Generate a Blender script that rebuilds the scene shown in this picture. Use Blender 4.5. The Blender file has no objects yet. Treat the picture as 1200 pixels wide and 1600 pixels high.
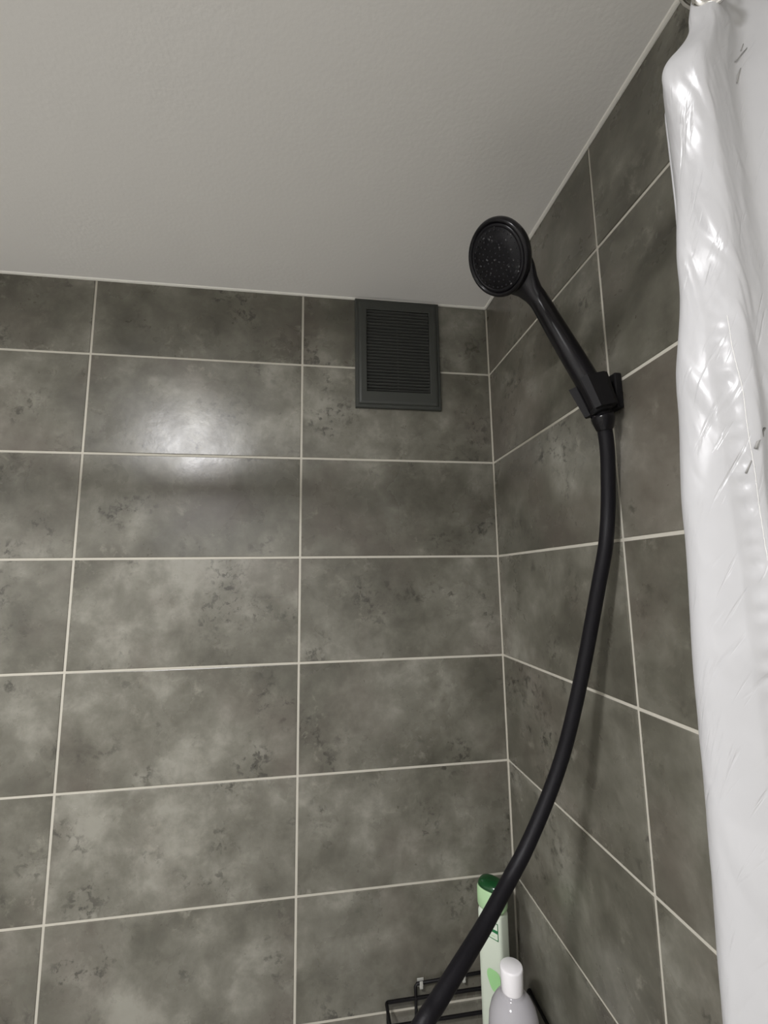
import bpy, bmesh, math, random
from mathutils import Vector, Matrix, noise

random.seed(7)
scn = bpy.context.scene
C = scn.collection

# ------------------------------------------------------------------ camera
cam_d = bpy.data.cameras.new('camera')
cam = bpy.data.objects.new('camera', cam_d)
C.objects.link(cam)
scn.camera = cam
right_v = Vector((0.98905216, -0.14687237, -0.01429423))
down_v = Vector((0.00712717, 0.14429816, -0.98950859))
fwd_v = Vector((0.14739411, 0.97857373, 0.14376519))
m = Matrix((right_v, -down_v, -fwd_v)).transposed().to_4x4()
m.translation = Vector((-0.3783, -0.9188, 1.7562))
cam.matrix_world = m
cam_d.sensor_fit = 'VERTICAL'
cam_d.sensor_height = 32.0
cam_d.lens = 718.217 / 1600 * 32.0
cam_d.clip_start = 0.01

# ------------------------------------------------------------------ world, exposure
world = bpy.data.worlds.new('world')
scn.world = world
world.use_nodes = True
world.node_tree.nodes['Background'].inputs[0].default_value = (0.0, 0.0, 0.0, 1)
world.node_tree.nodes['Background'].inputs[1].default_value = 0.0
vs = scn.view_settings
vs.view_transform = 'Standard'
vs.look = 'None'
vs.gamma = 1.0
vs.use_curve_mapping = False
vs.exposure = 0.0
scn.cycles.max_bounces = 14
scn.cycles.diffuse_bounces = 8
scn.cycles.sample_clamp_indirect = 4.0

LAMP_POS = (-0.90, -1.10, 2.325)
LAMP_POWER = 25.0
LAMP_RADIUS = 0.08
ADDED_LAMP_POWER = 0.9

# ------------------------------------------------------------------ helpers
def obj(name, bm, mat, parent=None, smooth=False, loc=None):
    me = bpy.data.meshes.new(name)
    bmesh.ops.recalc_face_normals(bm, faces=bm.faces)
    bm.to_mesh(me); bm.free()
    if smooth:
        for p in me.polygons: p.use_smooth = True
    o = bpy.data.objects.new(name, me)
    C.objects.link(o)
    if mat: me.materials.append(mat)
    if parent: o.parent = parent
    if loc: o.location = loc
    return o

def raw(name, verts, faces, mat, parent=None, smooth=True):
    me = bpy.data.meshes.new(name)
    me.from_pydata([tuple(v) for v in verts], [], faces)
    me.update()
    if smooth:
        for p in me.polygons: p.use_smooth = True
    o = bpy.data.objects.new(name, me)
    C.objects.link(o)
    me.materials.append(mat)
    if parent: o.parent = parent
    return o

def thing(name, label, cat, loc=(0, 0, 0), group=None):
    o = bpy.data.objects.new(name, None)
    C.objects.link(o)
    o.location = loc
    o.empty_display_size = 0.05
    o['label'] = label; o['category'] = cat
    if group: o['group'] = group
    return o

def add_box(bm, x0, x1, y0, y1, z0, z1, bev=0.0, seg=2, mat=None):
    r = bmesh.ops.create_cube(bm, size=1.0)
    M = Matrix.Translation(((x0+x1)/2, (y0+y1)/2, (z0+z1)/2)) @ Matrix.Diagonal((abs(x1-x0), abs(y1-y0), abs(z1-z0), 1))
    if mat is not None: M = mat @ M
    bmesh.ops.transform(bm, matrix=M, verts=r['verts'])
    if bev:
        es = list({e for v in r['verts'] for e in v.link_edges})
        bmesh.ops.bevel(bm, geom=es, offset=bev, segments=seg, profile=0.5, affect='EDGES')
    return bm

def frame_for(t):
    t = t.normalized()
    a = Vector((0, 0, 1)) if abs(t.z) < 0.9 else Vector((1, 0, 0))
    u = t.cross(a).normalized()
    return u, t.cross(u).normalized()

def add_tube(bm, pts, rad, seg=10, cap=True, closed=False):
    """round bar along a polyline; rad is a number or one radius per point"""
    pts = [Vector(p) for p in pts]
    n = len(pts)
    rr = rad if isinstance(rad, (list, tuple)) else [rad]*n
    rings = []; u = None
    for i, p in enumerate(pts):
        a = pts[i-1] if (i > 0 or closed) else p
        b = pts[(i+1) % n] if (i < n-1 or closed) else p
        t = (b - a).normalized()
        if u is None: u, w = frame_for(t)
        else:
            u = (u - t*u.dot(t)).normalized(); w = t.cross(u)
        rings.append([bm.verts.new(p + rr[i]*(math.cos(k*math.tau/seg)*u + math.sin(k*math.tau/seg)*w)) for k in range(seg)])
    for i in range(n if closed else n-1):
        A, B = rings[i], rings[(i+1) % n]
        for k in range(seg):
            bm.faces.new((A[k], A[(k+1) % seg], B[(k+1) % seg], B[k]))
    if cap and not closed:
        bm.faces.new(rings[0]); bm.faces.new(rings[-1])
    return bm

def add_lathe(bm, prof, seg=32, M=None, sx=1.0, sy=1.0):
    """prof: (radius, height) pairs turned about the local z axis"""
    M = M or Matrix.Identity(4)
    rings = []
    for r, h in prof:
        if r < 1e-6: rings.append([bm.verts.new(M @ Vector((0, 0, h)))])
        else: rings.append([bm.verts.new(M @ Vector((r*sx*math.cos(k*math.tau/seg), r*sy*math.sin(k*math.tau/seg), h))) for k in range(seg)])
    for A, B in zip(rings, rings[1:]):
        for k in range(seg):
            k2 = (k+1) % seg
            if len(A) == 1 and len(B) == 1: continue
            if len(A) == 1: bm.faces.new((A[0], B[k], B[k2]))
            elif len(B) == 1: bm.faces.new((A[k], A[k2], B[0]))
            else: bm.faces.new((A[k], A[k2], B[k2], B[k]))
    return bm

def catmull(pts, sub=6):
    pts = [Vector(p) for p in pts]
    out = []
    for i in range(len(pts)-1):
        p0 = pts[i-1] if i else pts[0]*2 - pts[1]
        p1, p2 = pts[i], pts[i+1]
        p3 = pts[i+2] if i+2 < len(pts) else p2*2 - p1
        for s in range(sub):
            t = s/sub
            out.append(0.5*((2*p1) + (p2-p0)*t + (2*p0-5*p1+4*p2-p3)*t*t + (3*p1-p0-3*p2+p3)*t**3))
    out.append(pts[-1])
    return out

def axes(origin, z_dir, x_hint):
    z = Vector(z_dir).normalized()
    x = Vector(x_hint); x = (x - z*x.dot(z)).normalized()
    y = z.cross(x)
    M = Matrix((x, y, z)).transposed().to_4x4(); M.translation = Vector(origin)
    return M

# ------------------------------------------------------------------ materials
def srgb(r, g, b):
    f = lambda c: (c/255/12.92) if c/255 <= 0.04045 else ((c/255+0.055)/1.055)**2.4
    return (f(r), f(g), f(b), 1)

def mat(name, col, rough=0.5, metal=0.0, spec=0.5, bump=None, coat=0.0, trans=0.0, vary=0.0, ior=None, sub=0.0):
    m = bpy.data.materials.new(name); m.use_nodes = True
    nt = m.node_tree; b = nt.nodes['Principled BSDF']
    b.inputs['Base Color'].default_value = col
    b.inputs['Roughness'].default_value = rough
    b.inputs['Metallic'].default_value = metal
    b.inputs['Specular IOR Level'].default_value = spec
    b.inputs['Coat Weight'].default_value = coat
    b.inputs['Transmission Weight'].default_value = trans
    if ior: b.inputs['IOR'].default_value = ior
    tc = nt.nodes.new('ShaderNodeTexCoord')
    if vary:
        n = nt.nodes.new('ShaderNodeTexNoise'); n.inputs['Scale'].default_value = 14; n.inputs['Detail'].default_value = 5
        nt.links.new(tc.outputs['Object'], n.inputs['Vector'])
        mx = nt.nodes.new('ShaderNodeMix'); mx.data_type = 'RGBA'
        mx.inputs['A'].default_value = tuple(c*(1-vary) for c in col[:3])+(1,)
        mx.inputs['B'].default_value = tuple(min(1, c*(1+vary)) for c in col[:3])+(1,)
        nt.links.new(n.outputs['Fac'], mx.inputs['Factor'])
        nt.links.new(mx.outputs['Result'], b.inputs['Base Color'])
    if bump:
        sc, st, ds = bump
        n = nt.nodes.new('ShaderNodeTexNoise'); n.inputs['Scale'].default_value = sc; n.inputs['Detail'].default_value = 4
        nt.links.new(tc.outputs['Object'], n.inputs['Vector'])
        bp = nt.nodes.new('ShaderNodeBump'); bp.inputs['Strength'].default_value = st; bp.inputs['Distance'].default_value = ds
        nt.links.new(n.outputs['Fac'], bp.inputs['Height'])
        nt.links.new(bp.outputs['Normal'], b.inputs['Normal'])
    return m

def tile_material():
    m = bpy.data.materials.new('concrete_look_tile'); m.use_nodes = True
    nt = m.node_tree; N = nt.nodes; L = nt.links
    b = N['Principled BSDF']
    tc = N.new('ShaderNodeTexCoord'); oi = N.new('ShaderNodeObjectInfo')
    mul = N.new('ShaderNodeVectorMath'); mul.operation = 'SCALE'; mul.inputs[0].default_value = (37.0, 11.0, 53.0)
    L.new(oi.outputs['Random'], mul.inputs['Scale'])
    add = N.new('ShaderNodeVectorMath'); add.operation = 'ADD'
    L.new(tc.outputs['Object'], add.inputs[0]); L.new(mul.outputs['Vector'], add.inputs[1])
    def nz(scale, detail, rough, dist=0.0, off=0.0):
        n = N.new('ShaderNodeTexNoise')
        n.inputs['Scale'].default_value = scale; n.inputs['Detail'].default_value = detail
        n.inputs['Roughness'].default_value = rough; n.inputs['Distortion'].default_value = dist
        v = N.new('ShaderNodeVectorMath'); v.operation = 'ADD'; v.inputs[1].default_value = (off, off*0.7, -off)
        L.new(add.outputs['Vector'], v.inputs[0]); L.new(v.outputs['Vector'], n.inputs['Vector'])
        return n.outputs['Fac']
    def ramp(src, pts):
        r = N.new('ShaderNodeValToRGB'); el = r.color_ramp.elements
        el[0].position, el[0].color = pts[0]; el[1].position, el[1].color = pts[-1]
        for p, c in pts[1:-1]:
            e = el.new(p); e.color = c
        L.new(src, r.inputs['Fac']); return r.outputs['Color']
    def mix(f, a, bb, mode='MIX'):
        x = N.new('ShaderNodeMix'); x.data_type = 'RGBA'; x.blend_type = mode
        if isinstance(f, float): x.inputs['Factor'].default_value = f
        else: L.new(f, x.inputs['Factor'])
        for s, v in (('A', a), ('B', bb)):
            if isinstance(v, tuple): x.inputs[s].default_value = v
            else: L.new(v, x.inputs[s])
        return x.outputs['Result']
    g = lambda v: (v, v, v, 1)
    def math_(op, a, bb):
        x = N.new('ShaderNodeMath'); x.operation = op
        for i, v in enumerate((a, bb)):
            if isinstance(v, float): x.inputs[i].default_value = v
            else: L.new(v, x.inputs[i])
        return x.outputs[0]
    # broad clouds of the printed glaze
    big = math_('ADD', math_('MULTIPLY', nz(4.6, 4, 0.5, 0.1), 0.56), math_('MULTIPLY', nz(17.0, 9, 0.66, 0.15, 15.0), 0.44))
    col = ramp(big, [(0.36, TILE_C[0]), (0.46, TILE_C[1]), (0.54, TILE_C[2]), (0.64, TILE_C[3])])
    # warm violet-brown stains of the print
    col = mix(math_('MULTIPLY', ramp(nz(5.0, 5, 0.55, 0.1, 7.3), [(0.5, g(0)), (0.68, g(1))]), 0.36), col, TILE_V)
    # pale powdery flecks
    fl = math_('MULTIPLY', ramp(nz(38, 6, 0.7, 0.3, 3.1), [(0.55, g(0)), (0.68, g(1))]), ramp(nz(9, 3, 0.5, 0.0, 21.0), [(0.5, g(0)), (0.66, g(1))]))
    col = mix(math_('MULTIPLY', fl, 0.55), col, TILE_L)
    # clusters of dark pitted specks
    sp = math_('MULTIPLY', ramp(nz(70, 7, 0.68, 0.3, 12.0), [(0.52, g(0)), (0.60, g(1))]), ramp(nz(10, 3, 0.5, 0.3, 33.0), [(0.53, g(0)), (0.66, g(1))]))
    col = mix(math_('MULTIPLY', sp, 0.7), col, TILE_D)
    L.new(col, b.inputs['Base Color'])
    ro = N.new('ShaderNodeMapRange'); ro.inputs['From Min'].default_value = 0.3; ro.inputs['From Max'].default_value = 0.7
    ro.inputs['To Min'].default_value = TILE_R[0]; ro.inputs['To Max'].default_value = TILE_R[1]
    L.new(nz(12, 4, 0.6, 0.2, 5.0), ro.inputs['Value']); L.new(ro.outputs['Result'], b.inputs['Roughness'])
    b.inputs['Specular IOR Level'].default_value = 0.55
    bp = N.new('ShaderNodeBump'); bp.inputs['Strength'].default_value = 0.12; bp.inputs['Distance'].default_value = 0.002
    L.new(nz(45, 6, 0.6, 0.2, 9.0), bp.inputs['Height']); L.new(bp.outputs['Normal'], b.inputs['Normal'])
    return m

TILE_C = [srgb(75, 73, 64), srgb(94, 92, 82), srgb(111, 109, 99), srgb(140, 138, 128)]
TILE_V = srgb(94, 84, 77)
TILE_L = srgb(146, 143, 131)
TILE_D = srgb(46, 44, 38)
TILE_R = (0.235, 0.36)

M_tile = tile_material()
M_grout = mat('pale_grout', srgb(186, 182, 170), 0.85, bump=(300, 0.3, 0.0005), vary=0.06)
M_ceiling = mat('ceiling_paint', srgb(228, 226, 222), 0.8, bump=(170, 0.25, 0.0012), vary=0.01)
M_wallpaint = mat('white_wall_paint', srgb(228, 227, 224), 0.8, bump=(160, 0.15, 0.001))
M_trim = mat('white_sealant', srgb(232, 230, 222), 0.5)
M_floor = mat('floor_vinyl', srgb(222, 221, 218), 0.5, vary=0.1)
M_enamel = mat('white_enamel', srgb(238, 238, 236), 0.15)
M_black = mat('black_gloss_plastic', (0.0045, 0.004, 0.005, 1), 0.2, spec=0.3, bump=(60, 0.03, 0.001))
M_black_matt = mat('black_matt_plastic', (0.006, 0.0055, 0.006, 1), 0.6, spec=0.2, bump=(200, 0.08, 0.0006))
M_face = mat('spray_face_plastic', (0.0045, 0.0042, 0.0055, 1), 0.25, spec=0.25, bump=(150, 0.2, 0.001))
M_nozzle = mat('rubber_nozzle', (0.012, 0.012, 0.014, 1), 0.4, spec=0.4)
M_hose = mat('black_hose_rubber', (0.0055, 0.005, 0.0065, 1), 0.5, spec=0.2, bump=(260, 0.35, 0.0008))
M_vent = mat('charcoal_plastic', srgb(56, 58, 54), 0.42, bump=(220, 0.08, 0.0006), vary=0.06)
M_slat = mat('charcoal_slat', srgb(62, 63, 60), 0.5, vary=0.05)
M_ventshade = mat('vent_shade_black', srgb(10, 10, 10), 0.8)  # black colour stands for the shade inside the vent
M_wire = mat('black_coated_wire', (0.006, 0.0055, 0.006, 1), 0.4, spec=0.2, bump=(300, 0.05, 0.0004))
M_clip = mat('clear_plastic_clip', srgb(205, 205, 198), 0.2, trans=0.4)
M_chrome = mat('chrome', srgb(205, 203, 198), 0.18, metal=1.0)
M_lampwhite = mat('lamp_housing', srgb(235, 235, 232), 0.4)

def curtain_material():
    m = bpy.data.materials.new('white_satin_vinyl'); m.use_nodes = True
    nt = m.node_tree; N = nt.nodes; L = nt.links
    b = N['Principled BSDF']
    b.inputs['Base Color'].default_value = srgb(196, 196, 197)
    b.inputs['Roughness'].default_value = 0.3
    b.inputs['Specular IOR Level'].default_value = 0.6
    tr = N.new('ShaderNodeBsdfTranslucent'); tr.inputs['Color'].default_value = srgb(225, 225, 226)
    ms = N.new('ShaderNodeMixShader'); ms.inputs[0].default_value = 0.42
    L.new(b.outputs[0], ms.inputs[1]); L.new(tr.outputs[0], ms.inputs[2])
    L.new(ms.outputs[0], N['Material Output'].inputs['Surface'])
    tc = N.new('ShaderNodeTexCoord')
    # two sets of fine slanting creases pressed into the cloth
    hs_ = []
    for ang, sc_, lo_, hi_, w_ in ((math.radians(-30), (300, 22, 1), 0.60, 0.80, 0.8), (math.radians(-40), (110, 16, 1), 0.58, 0.85, 1.0), (0.3, (22, 12, 1), 0.2, 0.8, 1.2)):
        mr = N.new('ShaderNodeMapping'); mr.inputs['Rotation'].default_value = (0, 0, -ang)
        L.new(tc.outputs['UV'], mr.inputs['Vector'])
        mp = N.new('ShaderNodeMapping'); mp.inputs['Scale'].default_value = sc_
        L.new(mr.outputs['Vector'], mp.inputs['Vector'])
        n = N.new('ShaderNodeTexNoise'); n.inputs['Scale'].default_value = 1.0; n.inputs['Detail'].default_value = 3; n.inputs['Distortion'].default_value = 0.4
        L.new(mp.outputs['Vector'], n.inputs['Vector'])
        mrg = N.new('ShaderNodeMapRange'); mrg.interpolation_type = 'SMOOTHSTEP'
        mrg.inputs['From Min'].default_value = lo_; mrg.inputs['From Max'].default_value = hi_; mrg.inputs['To Max'].default_value = w_
        L.new(n.outputs['Fac'], mrg.inputs['Value']); hs_.append(mrg.outputs['Result'])
    a1 = N.new('ShaderNodeMath'); a1.operation = 'ADD'; L.new(hs_[0], a1.inputs[0]); L.new(hs_[1], a1.inputs[1])
    a2 = N.new('ShaderNodeMath'); a2.operation = 'ADD'; L.new(a1.outputs[0], a2.inputs[0]); L.new(hs_[2], a2.inputs[1])
    bp = N.new('ShaderNodeBump'); bp.inputs['Strength'].default_value = 0.5; bp.inputs['Distance'].default_value = 0.0009
    L.new(a2.outputs[0], bp.inputs['Height'])
    L.new(bp.outputs['Normal'], b.inputs['Normal'])
    return m
M_curtain = curtain_material()

# ------------------------------------------------------------------ room shell
ZC = 2.3577                 # ceiling
ROOM_X0, ROOM_Y0 = -1.64, -2.30
ROW = 0.2; Z_TOP = 2.2      # topmost full joint
TW, TR_ = 0.40785, 0.3974   # tile pitch on the back wall / on the right wall
J = 0.0044                  # joint
REC = 0.0014                # grout recess
TILED_Y = -2*TR_            # tiles end beside the tub, paint beyond

def struct(name, bm, mt, parent=None):
    o = obj(name, bm, mt, parent)
    if not parent: o['kind'] = 'structure'
    return o

wall_back = struct('wall_back', add_box(bmesh.new(), ROOM_X0-0.1, 0.1, REC, 0.10, 0, ZC), M_grout)
wall_right = struct('wall_right', add_box(bmesh.new(), REC, 0.10, TILED_Y, REC, 0, ZC), M_grout)
struct('wall_right_front', add_box(bmesh.new(), 0.0, 0.10, ROOM_Y0-0.1, TILED_Y, 0, ZC), M_wallpaint)
struct('wall_left', add_box(bmesh.new(), ROOM_X0-0.10, ROOM_X0, ROOM_Y0-0.1, REC, 0, ZC), M_wallpaint)
wall_rear = struct('wall_rear', add_box(bmesh.new(), ROOM_X0-0.1, 0.1, ROOM_Y0-0.1, ROOM_Y0, 0, ZC), M_wallpaint)
struct('floor', add_box(bmesh.new(), ROOM_X0-0.1, 0.1, ROOM_Y0-0.1, 0.1, -0.1, 0), M_floor)
struct('ceiling', add_box(bmesh.new(), ROOM_X0-0.1, 0.1, ROOM_Y0-0.1, 0.1, ZC, ZC+0.1), M_ceiling)

_tile_cache = {}
def tile_mesh(w, h):
    k = (round(w, 4), round(h, 4))
    if k not in _tile_cache:
        bm = bmesh.new()
        add_box(bm, -w/2, w/2, 0, 0.006, -h/2, h/2)
        es = [e for e in bm.edges if all(v.co.y < 0.001 for v in e.verts)]
        bmesh.ops.bevel(bm, geom=es, offset=0.0009, segments=2, profile=0.5, affect='EDGES')
        bmesh.ops.recalc_face_normals(bm, faces=bm.faces)
        me = bpy.data.meshes.new('tile'); bm.to_mesh(me); bm.free()
        me.materials.append(M_tile)
        _tile_cache[k] = me
    return _tile_cache[k]

rows = [(Z_TOP, ZC)] + [(Z_TOP-ROW*(i+1), Z_TOP-ROW*i) for i in range(11)]
def tiles(wall, pitch, length, place, rz):
    n = math.ceil(length/pitch)
    for (z0, z1) in rows:
        for c in range(n):
            a, b_ = c*pitch, min((c+1)*pitch, length)
            if b_-a < 0.03: continue
            w = b_-a-J; h = z1-z0-J
            if z1 == ZC: h = z1-z0-J/2
            o = bpy.data.objects.new('tile', tile_mesh(w, h))
            C.objects.link(o); o.parent = wall
            zc = (z0+z1)/2 + (J/4 if z1 == ZC else 0)
            # real tiling is never perfect: a fraction of a millimetre of lippage and skew
            o.location = place((a+b_)/2, random.uniform(-0.0002, 0.0003), zc)
            o.rotation_euler = (random.uniform(-.0009, .0009), 0, rz + random.uniform(-.0007, .0007))
tiles(wall_back, TW, -ROOM_X0, lambda s, d, z: (-s, d, z), 0)
tiles(wall_right, TR_, -TILED_Y, lambda s, d, z: (d, -s, z), -math.pi/2)

# sealant bead and slim cove between ceiling and tiles
def cove(name, a, b_, inward):
    bm = bmesh.new()
    inward = Vector(inward)
    a, b_ = Vector(a), Vector(b_)
    prof = [(0.0, 0.0), (0.0, -0.0028), (0.002, -0.0028), (0.0045, -0.0018), (0.0055, 0.0)]
    A = [bm.verts.new(a + inward*p + Vector((0, 0, q))) for p, q in prof]
    B = [bm.verts.new(b_ + inward*p + Vector((0, 0, q))) for p, q in prof]
    n = len(prof)
    for i in range(n): bm.faces.new((A[i], A[(i+1) % n], B[(i+1) % n], B[i]))
    bm.faces.new(A); bm.faces.new(B)
    o = obj(name, bm, M_trim); o['kind'] = 'structure'
    return o
cove('trim_1', (-1.63, -0.0003, ZC), (0, -0.0003, ZC), (0, -1, 0))
cove('trim_2', (-0.0003, 0, ZC), (-0.0003, -2.29, ZC), (-1, 0, 0))

# ------------------------------------------------------------------ ceiling lamp and added fill lamp
lx, ly, lz = LAMP_POS
cl = thing('ceiling_lamp', 'flat round white ceiling lamp near the middle of the bathroom ceiling', 'lamp', (lx, ly, ZC))
bm = bmesh.new()
add_lathe(bm, [(0, 0), (LAMP_RADIUS+0.03, 0), (LAMP_RADIUS+0.03, -0.022), (LAMP_RADIUS+0.022, -0.027), (LAMP_RADIUS+0.012, -0.027), (LAMP_RADIUS+0.01, -0.02), (0, -0.02)], 48)
obj('housing', bm, M_lampwhite, cl, True)
ld = bpy.data.lights.new('ceiling_lamp_light', 'AREA'); ld.shape = 'DISK'; ld.size = LAMP_RADIUS*2
ld.energy = LAMP_POWER; ld.color = (1.0, 0.99, 1.01)
lo = bpy.data.objects.new('light_disc', ld); C.objects.link(lo); lo.parent = cl; lo.location = (0, 0, lz-ZC)

ml = thing('added_lamp', 'small white strip lamp added on the unseen rear wall for soft fill', 'lamp', (-0.95, ROOM_Y0, 1.95))  # added second lamp for soft fill; its form and place are made up
bm = bmesh.new(); add_box(bm, -0.24, 0.24, 0, 0.03, -0.02, 0.02, 0.004)
obj('housing', bm, M_lampwhite, ml)
ld2 = bpy.data.lights.new('added_lamp_light', 'AREA'); ld2.shape = 'RECTANGLE'; ld2.size = 0.44; ld2.size_y = 0.05
ld2.energy = ADDED_LAMP_POWER; ld2.color = (0.95, 0.97, 1.0)
lo2 = bpy.data.objects.new('light_strip', ld2); C.objects.link(lo2); lo2.parent = ml
lo2.location = (0, 0.034, 0); lo2.rotation_euler = (math.radians(90), 0, 0)

# ------------------------------------------------------------------ bathtub under the shower
def rrect(cx, cy, hx, hy, r, z, n=6):
    out = []
    for qx, qy, a0 in ((1, 1, 0), (-1, 1, 90), (-1, -1, 180), (1, -1, 270)):
        for k in range(n+1):
            a = math.radians(a0 + 90*k/n)
            out.append(Vector((cx+qx*(hx-r)+r*math.cos(a), cy+qy*(hy-r)+r*math.sin(a), z)))
    return out
bm = bmesh.new()
tcx, tcy = -0.82, -0.352
loops = [rrect(tcx, tcy, .80, .345, .02, 0.002), rrect(tcx, tcy, .80, .345, .02, .54), rrect(tcx, tcy, .79, .335, .02, .55),
         rrect(tcx, tcy, .73, .285, .09, .55), rrect(tcx, tcy, .715, .27, .10, .535), rrect(tcx, tcy, .67, .235, .12, .30), rrect(tcx, tcy, .58, .18, .12, .16)]
R = [[bm.verts.new(v) for v in l] for l in loops]
for A, B in zip(R, R[1:]):
    for k in range(len(A)): bm.faces.new((A[k], A[(k+1) % len(A)], B[(k+1) % len(A)], B[k]))
bm.faces.new(R[-1]); bm.faces.new(R[0])
tub = obj('bathtub', bm, M_enamel)
tub['label'] = 'white enamelled bathtub along the tiled back wall below the shower'; tub['category'] = 'bathtub'

# ------------------------------------------------------------------ ventilation grille
vx, vw, vz0, vh = -0.2055, 0.184, 2.1105, 0.2445
vt = thing('vent_grille', 'rectangular charcoal louvred vent grille on the back wall under the ceiling', 'vent', (vx, 0, vz0))
bm = bmesh.new()
hw = vw/2
def ring_frame(bm, loops):
    Rr = [[bm.verts.new(v) for v in l] for l in loops]
    for A, B in zip(Rr, Rr[1:]):
        for k in range(4): bm.faces.new((A[k], A[(k+1) % 4], B[(k+1) % 4], B[k]))
def rect(x0, x1, z0, z1, y): return [Vector((x0, y, z0)), Vector((x1, y, z0)), Vector((x1, y, z1)), Vector((x0, y, z1))]
bx0, bx1, bz0, bz1 = -hw+0.024, hw-0.024, 0.034, vh-0.026
ring_frame(bm, [rect(-hw, hw, 0, vh, -0.0005), rect(-hw, hw, 0, vh, -0.007), rect(-hw+.0015, hw-.0015, .0015, vh-.0015, -0.0088),
                rect(-hw+.006, hw-.006, .006, vh-.006, -0.0088), rect(-hw+.008, hw-.008, .008, vh-.008, -0.0125),
                rect(-hw+.012, hw-.012, .012, vh-.012, -0.0135),
                rect(bx0-.001, bx1+.001, bz0-.001, bz1+.001, -0.0135), rect(bx0, bx1, bz0, bz1, -0.0125), rect(bx0, bx1, bz0, bz1, -0.001)])
obj('frame', bm, M_vent, vt)
bm = bmesh.new(); add_box(bm, bx0, bx1, -0.002, -0.0008, bz0, bz1)
obj('shade_backing', bm, M_ventshade, vt)  # black plate on the wall stands in for the shaded depth behind the slats
NS = 26
pitch = (bz1-bz0)/NS
slat_me = None
for i in range(NS):
    if slat_me is None:
        bm = bmesh.new()
        add_box(bm, bx0+.0004, bx1-.0004, -0.0030, 0.0030, -0.0007, 0.0007, 0.0003, 1)
        s = obj('slat', bm, M_slat, vt); slat_me = s.data
    else:
        s = bpy.data.objects.new('slat', slat_me); C.objects.link(s); s.parent = vt
    s.location = (0, -0.0085, bz0+pitch*(i+.5))
    s.rotation_euler = (math.radians(-30), 0, 0)
bm = bmesh.new(); add_box(bm, -0.001, 0.001, -0.0062, -0.003, bz0, bz1)
obj('mullion', bm, M_slat, vt)

# ------------------------------------------------------------------ shower rod and curtain
RY, RZ = -0.70, 2.183
rod = thing('curtain_rod', 'straight chrome curtain rod running across above the bathtub', 'rod', (0, RY, RZ))
bm = bmesh.new(); add_tube(bm, [(-0.004, 0, 0), (ROOM_X0+0.004, 0, 0)], 0.0145, 24)
obj('bar', bm, M_chrome, rod, True)
for x, s in ((-0.0005, -1), (ROOM_X0+0.0005, 1)):
    bm = bmesh.new(); add_lathe(bm, [(0, 0), (0.026, 0), (0.026, 0.006), (0.0185, 0.014), (0.0185, 0.022), (0.0, 0.022)], 28, axes((x, 0, 0), (s, 0, 0), (0, 0, 1)))
    obj('end_flange', bm, M_chrome, rod, True)

def lerp_keys(keys, z):
    """keys sorted by falling z: (z, value...)"""
    if z >= keys[0][0]: return keys[0][1]
    for (za, a), (zb, b_) in zip(keys, keys[1:]):
        if z >= zb:
            t = (za-z)/(za-zb); t = t*t*(3-2*t)
            return [p+(q-p)*t for p, q in zip(a, b_)]
    return keys[-1][1]
# plan of the gathered cloth: (x, y) control points at several heights
XS = {  # z: control points from the free left edge to the wall
 2.150: [(-.121, -.690), (-.127, -.694), (-.128, -.698), (-.1215, -.7025), (-.112, -.7005), (-.098, -.697), (-.082, -.710), (-.066, -.712), (-.045, -.688), (-.026, -.694), (-.012, -.703)],
 2.118: [(-.124, -.686), (-.132, -.693), (-.134, -.698), (-.1265, -.706), (-.113, -.7035), (-.097, -.699), (-.079, -.714), (-.063, -.714), (-.045, -.686), (-.026, -.694), (-.012, -.705)],
 2.072: [(-.138, -.673), (-.1525, -.688), (-.1585, -.699), (-.1465, -.7125), (-.127, -.707), (-.107, -.701), (-.084, -.718), (-.062, -.716), (-.045, -.682), (-.026, -.694), (-.012, -.708)],
 2.010: [(-.138, -.673), (-.150, -.688), (-.1480, -.697), (-.1385, -.7078), (-.124, -.7045), (-.106, -.701), (-.082, -.720), (-.062, -.714), (-.045, -.680), (-.026, -.694), (-.012, -.709)],
 1.940: [(-.140, -.673), (-.156, -.688), (-.1535, -.698), (-.1415, -.710), (-.127, -.707), (-.108, -.706), (-.083, -.725), (-.063, -.712), (-.046, -.679), (-.026, -.694), (-.012, -.710)],
 1.860: [(-.147, -.671), (-.1655, -.688), (-.1645, -.701), (-.1480, -.717), (-.135, -.712), (-.112, -.716), (-.087, -.732), (-.064, -.709), (-.046, -.677), (-.026, -.694), (-.012, -.710)],
 1.790: [(-.150, -.671), (-.170, -.688), (-.168, -.701), (-.149, -.715), (-.138, -.710), (-.114, -.719), (-.088, -.733), (-.064, -.708), (-.046, -.676), (-.026, -.694), (-.012, -.710)],
 1.690: [(-.152, -.671), (-.1745, -.688), (-.173, -.701), (-.153, -.716), (-.142, -.711), (-.118, -.720), (-.090, -.734), (-.065, -.706), (-.046, -.676), (-.026, -.694), (-.012, -.710)],
 1.540: [(-.155, -.670), (-.1785, -.688), (-.177, -.701), (-.157, -.718), (-.145, -.712), (-.119, -.721), (-.091, -.734), (-.066, -.704), (-.046, -.676), (-.026, -.694), (-.012, -.710)],
 0.620: [(-.172, -.690), (-.196, -.708), (-.197, -.722), (-.172, -.738), (-.152, -.726), (-.124, -.734), (-.094, -.752), (-.070, -.724), (-.048, -.716), (-.028, -.720), (-.012, -.728)],
}
keys = [(z, [c for p in XS[z] for c in p]) for z in sorted(XS, reverse=True)]
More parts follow.
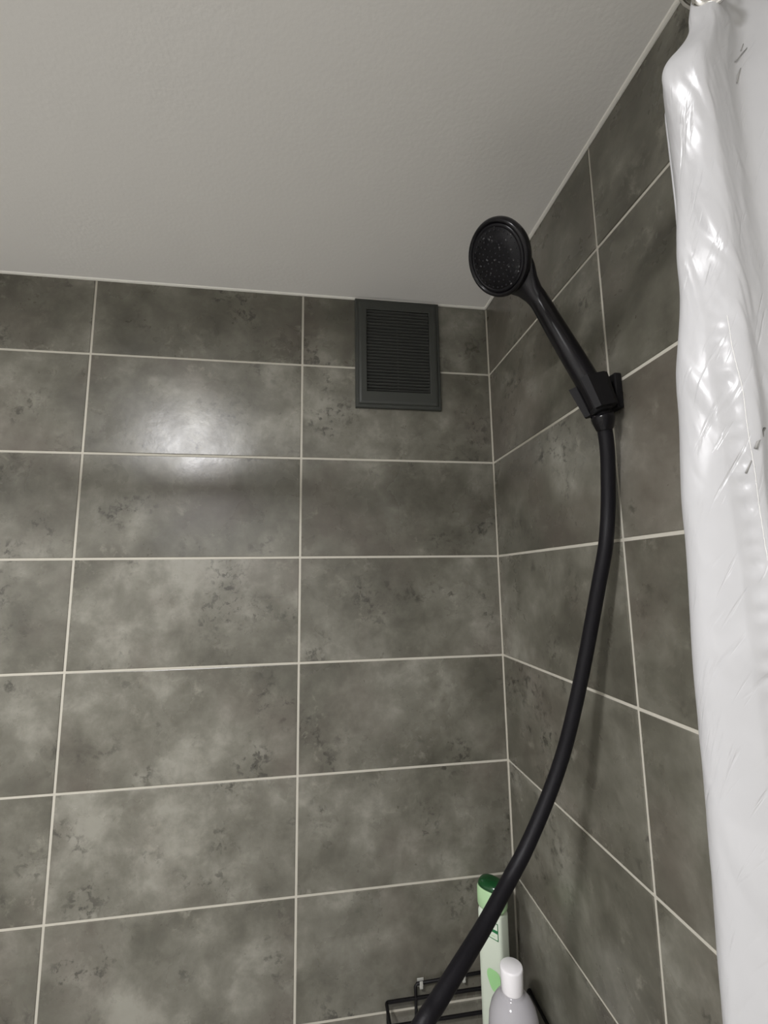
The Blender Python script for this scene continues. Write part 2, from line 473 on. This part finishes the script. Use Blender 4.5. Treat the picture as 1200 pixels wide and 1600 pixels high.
def wrinkle(s, z):
    """small creases, strongest in the crumpled strip next to the hem"""
    a = noise.noise(Vector((s*5.0, z*9.0 + s*5.0, 3.0)))*0.0012
    d = Vector((s*14 + z*30, z*12 - s*8, 1.0))           # slanting pull folds
    b_ = max(0.0, noise.noise(d)-0.12)*0.0026
    e = noise.noise(Vector((s*40+z*80, z*34-s*20, 9.0)))*0.00022
    zone = math.exp(-((s-0.30)/0.13)**2)
    return a + (b_+e)*(0.15+1.0*zone)
def curtain_point(s, z):
    """s in 0..1 across the cloth"""
    v = lerp_keys(keys, z)
    P = [Vector((v[2*i], v[2*i+1], 0)) for i in range(len(v)//2)]
    f = s*(len(P)-1); i = min(int(f), len(P)-2); t = f-i
    p0 = P[i-1] if i else P[0]*2-P[1]
    p1, p2 = P[i], P[i+1]
    p3 = P[i+2] if i+2 < len(P) else p2*2-p1
    q = 0.5*((2*p1) + (p2-p0)*t + (2*p0-5*p1+4*p2-p3)*t*t + (3*p1-p0-3*p2+p3)*t**3)
    tg = 0.5*((p2-p0) + 2*(2*p0-5*p1+4*p2-p3)*t + 3*(3*p1-p0-3*p2+p3)*t*t)
    n = Vector((tg.y, -tg.x, 0)).normalized()
    if n.length < .5: n = Vector((0, -1, 0))
    return q, n
SEAM_KEYS = [(2.2, [.215]), (1.92, [.218]), (1.888, [.225]), (1.845, [.236]), (1.796, [.246]), (1.745, [.253]), (1.68, [.260]), (0.6, [.270])]
def smooth(t): t = max(0.0, min(1.0, t)); return t*t*(3-2*t)
def curtain_surf(s, z, lift=0.0):
    q, n = curtain_point(s, z)
    d = wrinkle(s, z)
    ss = lerp_keys(SEAM_KEYS, z)[0]
    on = smooth((1.93-z)/0.08)
    # doubled side hem stands proud of the single cloth and is puckered along its stitching
    d += 0.0012*on*(1-smooth((s-ss+0.004)/0.012))
    w = math.exp(-((s-ss-0.022)/0.013)**2)
    pk = math.sin(z*560 + 5*noise.noise(Vector((z*35, 0, 0)))) * (0.6+0.8*noise.noise(Vector((z*60, 4, 0))))
    d += on*w*(0.0009*pk - 0.0010)
    p = q + n*(d+lift); p.z = z
    return p
crt = thing('shower_curtain', 'white satin shower curtain gathered against the right wall', 'curtain', (0, 0, 0))
NX, NZ = 170, 560
GR_S, GR_Z, GR_R = 0.3, 2.1340, 0.0085
verts, faces = [], []
zs = [2.148 - (2.148-1.45)*j/(NZ-120) for j in range(NZ-119)] + [1.45 - (1.45-0.62)*j/119 for j in range(1, 120)]
hole_c = curtain_point(GR_S, GR_Z)[0]
for z in zs:
    for i in range(NX+1):
        verts.append(curtain_surf(i/NX, z))
W_ = NX+1
for j in range(len(zs)-1):
    for i in range(NX):
        fs = (j*W_+i, j*W_+i+1, (j+1)*W_+i+1, (j+1)*W_+i)
        c = sum((verts[k] for k in fs), Vector())/4
        if abs(i/NX-GR_S) < 0.12 and math.hypot(c.x-hole_c.x, c.z-GR_Z) < GR_R and abs(c.y-hole_c.y) < .02: continue
        faces.append(fs)
panel = raw('curtain_panel', verts, faces, M_curtain, crt)
uvl = panel.data.uv_layers.new(name='cloth')
vi = [0]*len(panel.data.loops); panel.data.loops.foreach_get('vertex_index', vi)
buf = []
for k in vi: buf += [(k % W_)/NX*0.30, zs[k // W_]]
uvl.data.foreach_set('uv', buf)
# top band of doubled cloth with a stitched lower edge, and stitch thread along the side hem
bm = bmesh.new()
add_tube(bm, [curtain_surf(lerp_keys(SEAM_KEYS, z)[0]+0.043, z, 0.0001 + 0.0003*math.sin(z*1100)) for z in [1.90-0.0022*k for k in range(560)]], 0.00017, 5)
obj('side_seam', bm, mat('white_thread', srgb(205, 204, 200), 0.9, spec=0.1), crt, True)
bm = bmesh.new()
add_tube(bm, [curtain_surf(0.0, z, 0) for z in [2.147-0.006*k for k in range(254)]], 0.0009, 6)
obj('side_hem_edge', bm, M_curtain, crt, True)
# small grey twig marks of the faint print
M_print = mat('grey_print', srgb(132, 131, 128), 0.7, spec=0.2)
for pts_, r_ in (([(.388, 1.834), (.368, 1.8315), (.340, 1.8285), (.300, 1.8244), (.294, 1.8212)], [.0007, .0005, .00035, .0007, .0009]),
                 ([(.2824, 1.8149), (.2765, 1.8117), (.2706, 1.8085)], [.00025, .0004, .0005]),
                 ([(.5118, 2.1004), (.495, 2.0945), (.4765, 2.0877)], [.0002, .0004, .0003]),
                 ([(.500, 2.1050), (.494, 2.0988)], [.0002, .0003]),
                 ([(.500, 2.0830), (.491, 2.0770), (.482, 2.0703)], [.0002, .0005, .0003])):
    bm = bmesh.new()
    add_tube(bm, [curtain_surf(a, b_, 0.0003) for a, b_ in pts_], r_, 6)
    obj('printed_twig', bm, M_print, crt, True)
# eyelets and rings
gcols = [(0.3, 2.1340), (0.62, 2.1340), (0.9, 2.1340)]
for gs, gz in gcols:
    q, n = curtain_point(gs, gz)
    q = q + n*(wrinkle(gs, gz)); q.z = gz
    Mx = axes(q, (n + Vector((-.35, 0, 0))) if gs == GR_S else n, (0, 0, 1))
    bm = bmesh.new()
    add_lathe(bm, [(0.0068, -0.0012), (0.0068, 0.0016), (0.0078, 0.0026), (0.0092, 0.0024), (0.0108, 0.0012), (0.0112, 0.0), (0.0108, -0.0012), (0.0092, -0.0024), (0.0078, -0.0026), (0.0068, -0.0012)], 32, Mx)
    obj('eyelet', bm, M_chrome, crt, True)
    bm = bmesh.new()
    cx = q.x
    cz = RZ-0.0165
    ring = [(cx, RY + (0.0172 if math.cos(a) > -0.2 else 0.0172*(1+0.45*(math.cos(a)+0.2)))*math.sin(a), cz + 0.0355*math.cos(a)) for a in [k*math.tau/36 for k in range(36)]]
    add_tube(bm, ring, 0.0014, 8, closed=True)
    obj('hanging_ring', bm, M_chrome, crt, True)

# ------------------------------------------------------------------ hand shower, its holder and hose
HEAD = Vector((-0.1410, -0.4021, 2.1693))
NF = Vector((-0.783, -0.274, -0.559)).normalized()      # spray direction
LOW = Vector((-0.0413, -0.4169, 1.9937)); END = Vector((-0.0325, -0.4225, 1.960))
hs = thing('hand_shower', 'black round hand shower resting tilted up in its wall holder', 'shower head', tuple(END))
def loc_part(o): o.matrix_parent_inverse = Matrix.Translation(-END); return o
D = (HEAD-LOW).normalized()
Mh = axes(HEAD, NF, D)
RH = 0.0470
bm = bmesh.new()
add_lathe(bm, [(0, -0.0215), (0.012, -0.021), (0.026, -0.0175), (0.038, -0.0105), (RH-0.003, -0.003), (RH, 0.003), (RH+.0002, 0.007), (RH-0.0015, 0.0105), (RH-0.004, 0.0115), (RH-0.0055, 0.0105), (RH-0.006, 0.009), (0, 0.009)], 56, Mh)
loc_part(obj('head_shell', bm, M_black, hs, True))
bm = bmesh.new()
add_lathe(bm, [(RH-0.0062, 0.0088), (RH-0.0065, 0.0100), (RH-0.0085, 0.0106), (0.0370, 0.0107), (0.0366, 0.0103), (0.0358, 0.0103), (0.0354, 0.0107), (0.02, 0.0112), (0, 0.0114)], 56, Mh)
fp = loc_part(obj('spray_face', bm, M_face, hs, True))
bm = bmesh.new()
for rr, cnt in ((0.0335, 30), (0.0265, 22), (0.0205, 18), (0.013, 10), (0.007, 6), (0, 1)):
    for k in range(cnt):
        a = k*math.tau/cnt + rr*40
        add_lathe(bm, [(0.0011, 0), (0.0009, 0.0012), (0.0004, 0.0013), (0.0004, 0.0006), (0, 0.0006)], 7, Mh @ Matrix.Translation((rr*math.cos(a), rr*math.sin(a), 0.0105)))
nz_ = obj('spray_nozzles', bm, M_nozzle, fp, True); nz_['kind'] = 'stuff'
# water drops caught on the face
bm = bmesh.new()
for k in range(26):
    a = random.uniform(0, math.tau); rr = RH*0.8*math.sqrt(random.random()); r0 = random.uniform(.0006, .0014)
    add_lathe(bm, [(r0, 0), (r0*.8, r0*.45), (r0*.4, r0*.7), (0, r0*.75)], 8, Mh @ Matrix.Translation((rr*math.cos(a), rr*math.sin(a), 0.0109)))
dr = obj('water_drops', bm, mat('water', (0.9, 0.9, 0.9, 1), 0.03, trans=0.9, ior=1.33), fp, True); dr['kind'] = 'stuff'
# handle: one tapering sweep that flares into the head
NK = Vector((-0.0925, -0.4050, 2.1078))
back_c = HEAD - NF*0.006
cl_keys = [(END, .0128, .0128), (LOW, .0146, .0146), (LOW.lerp(NK, .35), .0140, .0140), (LOW.lerp(NK, .7), .0130, .0128), (NK, .0122, .0118),
           (NK.lerp(back_c, .18), .0134, .0108), (NK.lerp(back_c, .34), .0180, .0098), (NK.lerp(back_c, .50), .0255, .0090), (NK.lerp(back_c, .72), .0310, .0080), (NK.lerp(back_c, .9), .0280, .0070)]
pp = catmull([k[0] for k in cl_keys], 8)
bm = bmesh.new(); rings = []
for i, p in enumerate(pp):
    f = i/8; k = min(int(f), len(cl_keys)-2); t = f-k
    rw = cl_keys[k][1]*(1-t)+cl_keys[k+1][1]*t; rt = cl_keys[k][2]*(1-t)+cl_keys[k+1][2]*t
    tg = (pp[min(i+1, len(pp)-1)]-pp[max(i-1, 0)]).normalized()
    side = tg.cross(NF).normalized(); up = side.cross(tg)
    rings.append([bm.verts.new(p + side*rw*math.cos(a) + up*rt*math.sin(a)) for a in [q*math.tau/28 for q in range(28)]])
for A, B in zip(rings, rings[1:]):
    for k in range(28): bm.faces.new((A[k], A[(k+1) % 28], B[(k+1) % 28], B[k]))
bm.faces.new(rings[0]); bm.faces.new(rings[-1])
loc_part(obj('handle', bm, M_black, hs, True))
bm = bmesh.new()
ax = (END-LOW).normalized()
add_lathe(bm, [(0.0, -0.004), (0.0125, -0.004), (0.0128, 0.0), (0.0128, 0.004), (0.0118, 0.006), (0.0, 0.006)], 24, axes(END, ax, (1, 0, 0)))
loc_part(obj('collar', bm, M_black_matt, hs, True))

# wall holder: square wall plate, arm and a two-jawed cradle gripping the handset
hd = thing('shower_holder', 'black angular wall holder gripping the hand shower handle', 'holder', (0, -0.40, 1.985))
def hp(o): o.matrix_parent_inverse = Matrix.Translation((0, 0.40, -1.985)); return o
bm = bmesh.new(); add_box(bm, -0.010, -0.0004, -0.424, -0.378, 1.962, 2.008, 0.0018)
hp(obj('wall_plate', bm, M_black_matt, hd))
bm = bmesh.new(); add_box(bm, -0.024, -0.009, -0.414, -0.388, 1.968, 2.002, 0.002)
hp(obj('arm', bm, M_black_matt, hd))
hax = (LOW-END).normalized()
Mc = axes(END.lerp(LOW, .45), hax, (-1, 0, 0))     # local z along the handle, x away from the wall
# cradle: open C-shaped ring, thick, flared towards the top
def cradle(bm, z0, z1, ri0, ri1, ro0, ro1, a0, a1, n=14):
    V = []
    for k in range(n+1):
        a = math.radians(a0+(a1-a0)*k/n)
        c, s = math.cos(a), math.sin(a)
        sq = lambda r: r*min(1.22, 1/max(abs(c), abs(s)))
        V.append([bm.verts.new(Mc @ Vector((r*c, r*s, z))) for r, z in ((ri0, z0), (sq(ro0), z0), (sq(ro1), z1), (ri1, z1))])
    for A, B in zip(V, V[1:]):
        for k in range(4): bm.faces.new((A[k], A[(k+1) % 4], B[(k+1) % 4], B[k]))
    bm.faces.new(V[0]); bm.faces.new(V[-1])
bm = bmesh.new(); cradle(bm, -0.019, 0.023, 0.0131, 0.0142, 0.0165, 0.0195, 35, 325)
hp(obj('cradle', bm, M_black_matt, hd))
bm = bmesh.new()
add_lathe(bm, [(0, 0), (0.0085, 0), (0.0085, 0.0045), (0.0070, 0.006), (0, 0.006)], 24, axes((-0.0165, -0.414, 1.985), (0, -1, 0), (0, 0, 1)))
hp(obj('pivot_knob', bm, M_black_matt, hd, True))

# hose
HP = [(-0.0302, -0.4220, 1.957), (-0.0262, -0.4185, 1.938), (-0.0215, -0.4135, 1.912), (-0.0186, -0.4072, 1.8841), (-0.0183, -0.4005, 1.8376), (-0.0236, -0.397, 1.7917), (-0.0300, -0.3872, 1.7464), (-0.0358, -0.3756, 1.6997), (-0.0445, -0.3641, 1.645), (-0.0581, -0.354, 1.5828), (-0.0736, -0.347, 1.5303), (-0.0979, -0.3463, 1.4811), (-0.1271, -0.3496, 1.4362), (-0.1491, -0.3562, 1.4131), (-0.1682, -0.3665, 1.3990), (-0.1972, -0.3851, 1.3815), (-0.2310, -0.4086, 1.3671), (-0.2604, -0.4278, 1.3535), (-0.2801, -0.439, 1.3435),
      (-0.330, -0.455, 1.300), (-0.375, -0.440, 1.21), (-0.395, -0.38, 1.08), (-0.400, -0.27, 0.95), (-0.400, -0.14, 0.885), (-0.400, -0.055, 0.865), (-0.400, -0.004, 0.865)]
ho = thing('shower_hose', 'thick black flexible shower hose hanging in a curve from the holder', 'hose', (-0.400, 0, 0.865))
def hop(o): o.matrix_parent_inverse = Matrix.Translation((0.400, 0, -0.865)); return o
hpts = catmull(HP, 8)
bm = bmesh.new(); add_tube(bm, hpts, 0.0086, 18)
hop(obj('tube', bm, M_hose, ho, True))
bm = bmesh.new()
d0 = (Vector(HP[1])-Vector(HP[0])).normalized()
add_lathe(bm, [(0.0, 0), (0.0135, 0), (0.0138, 0.004), (0.0128, 0.010), (0.0100, 0.019), (0.0092, 0.020), (0, 0.020)], 24, axes(Vector(HP[0])+d0*0.004, d0, (1, 0, 0)))
hop(obj('cone_nut', bm, M_black, ho, True))
bm = bmesh.new()
add_lathe(bm, [(0.0, 0.0005), (0.028, 0.0005), (0.028, 0.004), (0.014, 0.008), (0.014, 0.04), (0.0, 0.04)], 28, axes((-0.400, 0, 0.865), (0, -1, 0), (0, 0, 1)))
hop(obj('wall_outlet', bm, M_black, ho, True))

# ------------------------------------------------------------------ wire rack in the corner
rk_ = thing('wire_rack', 'black wire shower rack hung on the back wall in the corner', 'rack', (-0.13, 0, 0.985))
def rp(o): o.matrix_parent_inverse = Matrix.Translation((0.13, 0, -0.985)); return o
RX0, RX1, RYB, RYF, ZU, ZL = -0.250, -0.008, -0.010, -0.212, 1.0235, 0.986
WR = 0.0029
def wire(name, pts, r=WR, closed=False):
    bm = bmesh.new(); add_tube(bm, pts, r, 8, closed=closed)
    return rp(obj(name, bm, M_wire, rk_, True))
def rloop(z, r=0.004):
    return [(v.x, v.y, v.z) for v in rrect((RX0+RX1)/2, (RYB+RYF)/2, (RX1-RX0)/2, (RYB-RYF)/2, r, z, 4)]
wire('upper_rail', rloop(ZU), WR, True)
wire('lower_rail', rloop(ZL), WR, True)
for x, y in ((RX0, RYB-.012), (RX0, -.11), (RX0, RYF+.012), (RX1, RYB-.012), (RX1, -.11), (RX1, RYF+.012), (-.13, RYF)):
    wire('strut', [(x, y, ZL), (x, y, ZU)], 0.0018)
for k in range(7):
    y = RYB - 0.026*(k+1)
    wire('floor_wire', [(RX0, y, ZL), (RX1, y, ZL)], 0.0019)
for x in (-.19, -.07):
    wire('floor_wire', [(x, RYB, ZL-.003), (x, RYF, ZL-.003)], 0.0014)
# raised hanger at the back
wire('hanger', [(-0.197, RYB, ZL), (-0.197, RYB, 1.030), (-0.197, -0.006, 1.0385), (-0.194, -0.005, 1.0415), (-0.060, -0.005, 1.0452), (-0.056, -0.006, 1.042), (-0.056, RYB, 1.032), (-0.056, RYB, ZL)], 0.0028)
wire('hanger', [(RX1, -0.052, ZL), (RX1, -0.052, 1.034), (-0.005, -0.052, 1.043), (-0.005, -0.055, 1.046), (-0.005, -0.175, 1.046), (-0.005, -0.178, 1.043), (RX1, -0.178, 1.034), (RX1, -0.178, ZL)], 0.0028)
for x in (-0.1865, -0.108):
    bm = bmesh.new()
    add_box(bm, x-.006, x+.006, -0.0025, -0.0004, 1.034, 1.0475, 0.0009)
    add_box(bm, x-.003, x+.003, -0.0105, -0.002, 1.0355, 1.0385, 0.0008)
    add_box(bm, x-.003, x+.003, -0.0105, -0.0082, 1.0355, 1.0475, 0.0008)
    rp(obj('adhesive_hook', bm, M_clip, rk_))

# ------------------------------------------------------------------ bottles
BZ = ZL + 0.0016
b1 = thing('shampoo_bottle', 'tall pale green and white bottle with dark green cap in the corner', 'bottle', (-0.064, -0.052, BZ))
b1.rotation_euler = (0, 0, math.radians(-52))
M_b1 = mat('pale_green_plastic', srgb(205, 214, 198), 0.3, vary=0.03)
M_b1cap = mat('light_green_plastic', srgb(172, 206, 160), 0.3)
M_b1top = mat('dark_green_plastic', srgb(12, 66, 30), 0.2)
M_b1ink = mat('green_ink', srgb(24, 110, 62), 0.5)
M_b1lt = mat('light_green_ink', srgb(158, 210, 145), 0.5)
M_white = mat('white_plastic', srgb(240, 238, 240), 0.35)
def lathe_part(name, prof, mt, parent, sx=1, sy=1, seg=36):
    bm = bmesh.new(); add_lathe(bm, prof, seg, None, sx, sy); return obj(name, bm, mt, parent, True)
def loft_box(name, prof, mt, parent, pw=4.0, seg=48):
    """prof: (half width, half depth, height); rounded-box section"""
    bm = bmesh.new(); R_ = []
    for hx, hy, h in prof:
        ring = []
        for k in range(seg):
            a = k*math.tau/seg; c, s_ = math.cos(a), math.sin(a)
            ring.append(bm.verts.new((hx*math.copysign(abs(c)**(2/pw), c), hy*math.copysign(abs(s_)**(2/pw), s_), h)))
        R_.append(ring)
    for A, B in zip(R_, R_[1:]):
        for k in range(seg): bm.faces.new((A[k], A[(k+1) % seg], B[(k+1) % seg], B[k]))
    bm.faces.new(R_[0]); bm.faces.new(R_[-1])
    return obj(name, bm, mt, parent, True)
HX, HY = .0235, .0160
loft_box('body', [(.021, .0135, 0), (HX-.0008, HY-.0008, .002), (HX, HY, .006), (HX, HY, .186), (HX-.001, HY-.001, .190), (HX-.004, HY-.003, .1935)], M_b1, b1, 5.0)
cp = loft_box('cap', [(.0225, .0165, .1936), (.0252, .0190, .1945), (.0260, .0200, .1975), (.0262, .0202, .212), (.0258, .0198, .2235), (.0245, .0185, .2265)], M_b1cap, b1, 2.6)
loft_box('flip_lid', [(.0247, .0187, .2266), (.0243, .0183, .2300), (.0215, .0160, .2345), (.0150, .0110, .2372), (.005, .004, .2380)], M_b1top, cp, 2.4)
def patch(name, x0, x1, z0, z1, mt, lift=.0003):
    bm = bmesh.new(); add_box(bm, x0, x1, -HY-lift, -HY+.0004, z0, z1); return obj(name, bm, mt, b1)
# printed box on the right half of the front label
PX0, PX1 = -.002, .0185
for z in (.1540, .1795): patch('printed_line', PX0, PX1, z, z+.0010, M_b1ink)
patch('printed_band', PX0, PX1, .1650, .1695, M_b1ink, .0004)
for x in (PX0, PX1-.0009): patch('printed_line', x, x+.0009, .1540, .1805, M_b1ink)
patch('printed_stroke', .0072, .0081, .1720, .1770, M_b1ink)
patch('printed_stroke', .0095, .0120, .1750, .1760, M_b1ink)
patch('printed_stroke', .0050, .0120, .1590, .1597, M_b1lt)
# pale green blot of the print
bm = bmesh.new()
def fr(x, z): return (x, -HY-.00035, z)
cen = bm.verts.new(fr(.0065, .092)); ringv = []
for k in range(24):
    t = k*math.tau/24; wob = 1+.12*math.sin(3*t)
    ringv.append(bm.verts.new(fr(.0065+.0125*wob*math.cos(t), .092+.0165*wob*math.sin(t))))
for k in range(24): bm.faces.new((cen, ringv[k], ringv[(k+1) % 24]))
obj('printed_blot', bm, M_b1lt, b1)

b2 = thing('clear_bottle', 'translucent grey round bottle with white cylindrical cap in the rack', 'bottle', (-0.0775, -0.160, BZ))
M_b2 = mat('translucent_plastic', srgb(192, 190, 194), 0.12, trans=0.25, ior=1.3)
lathe_part('body', [(0, 0), (.034, 0), (.0370, .003), (.0375, .010), (.0375, .099), (.0362, .114), (.0325, .127), (.0265, .137), (.0200, .1435), (.0165, .1455), (.0165, .1480), (0, .148)], M_b2, b2, 1, 1, 48)
c2 = lathe_part('cap', [(0, .1475), (.0155, .1475), (.0160, .150), (.0172, .178), (.0168, .1805), (.0155, .1815), (0, .1815)], M_white, b2, 1, 1, 40)
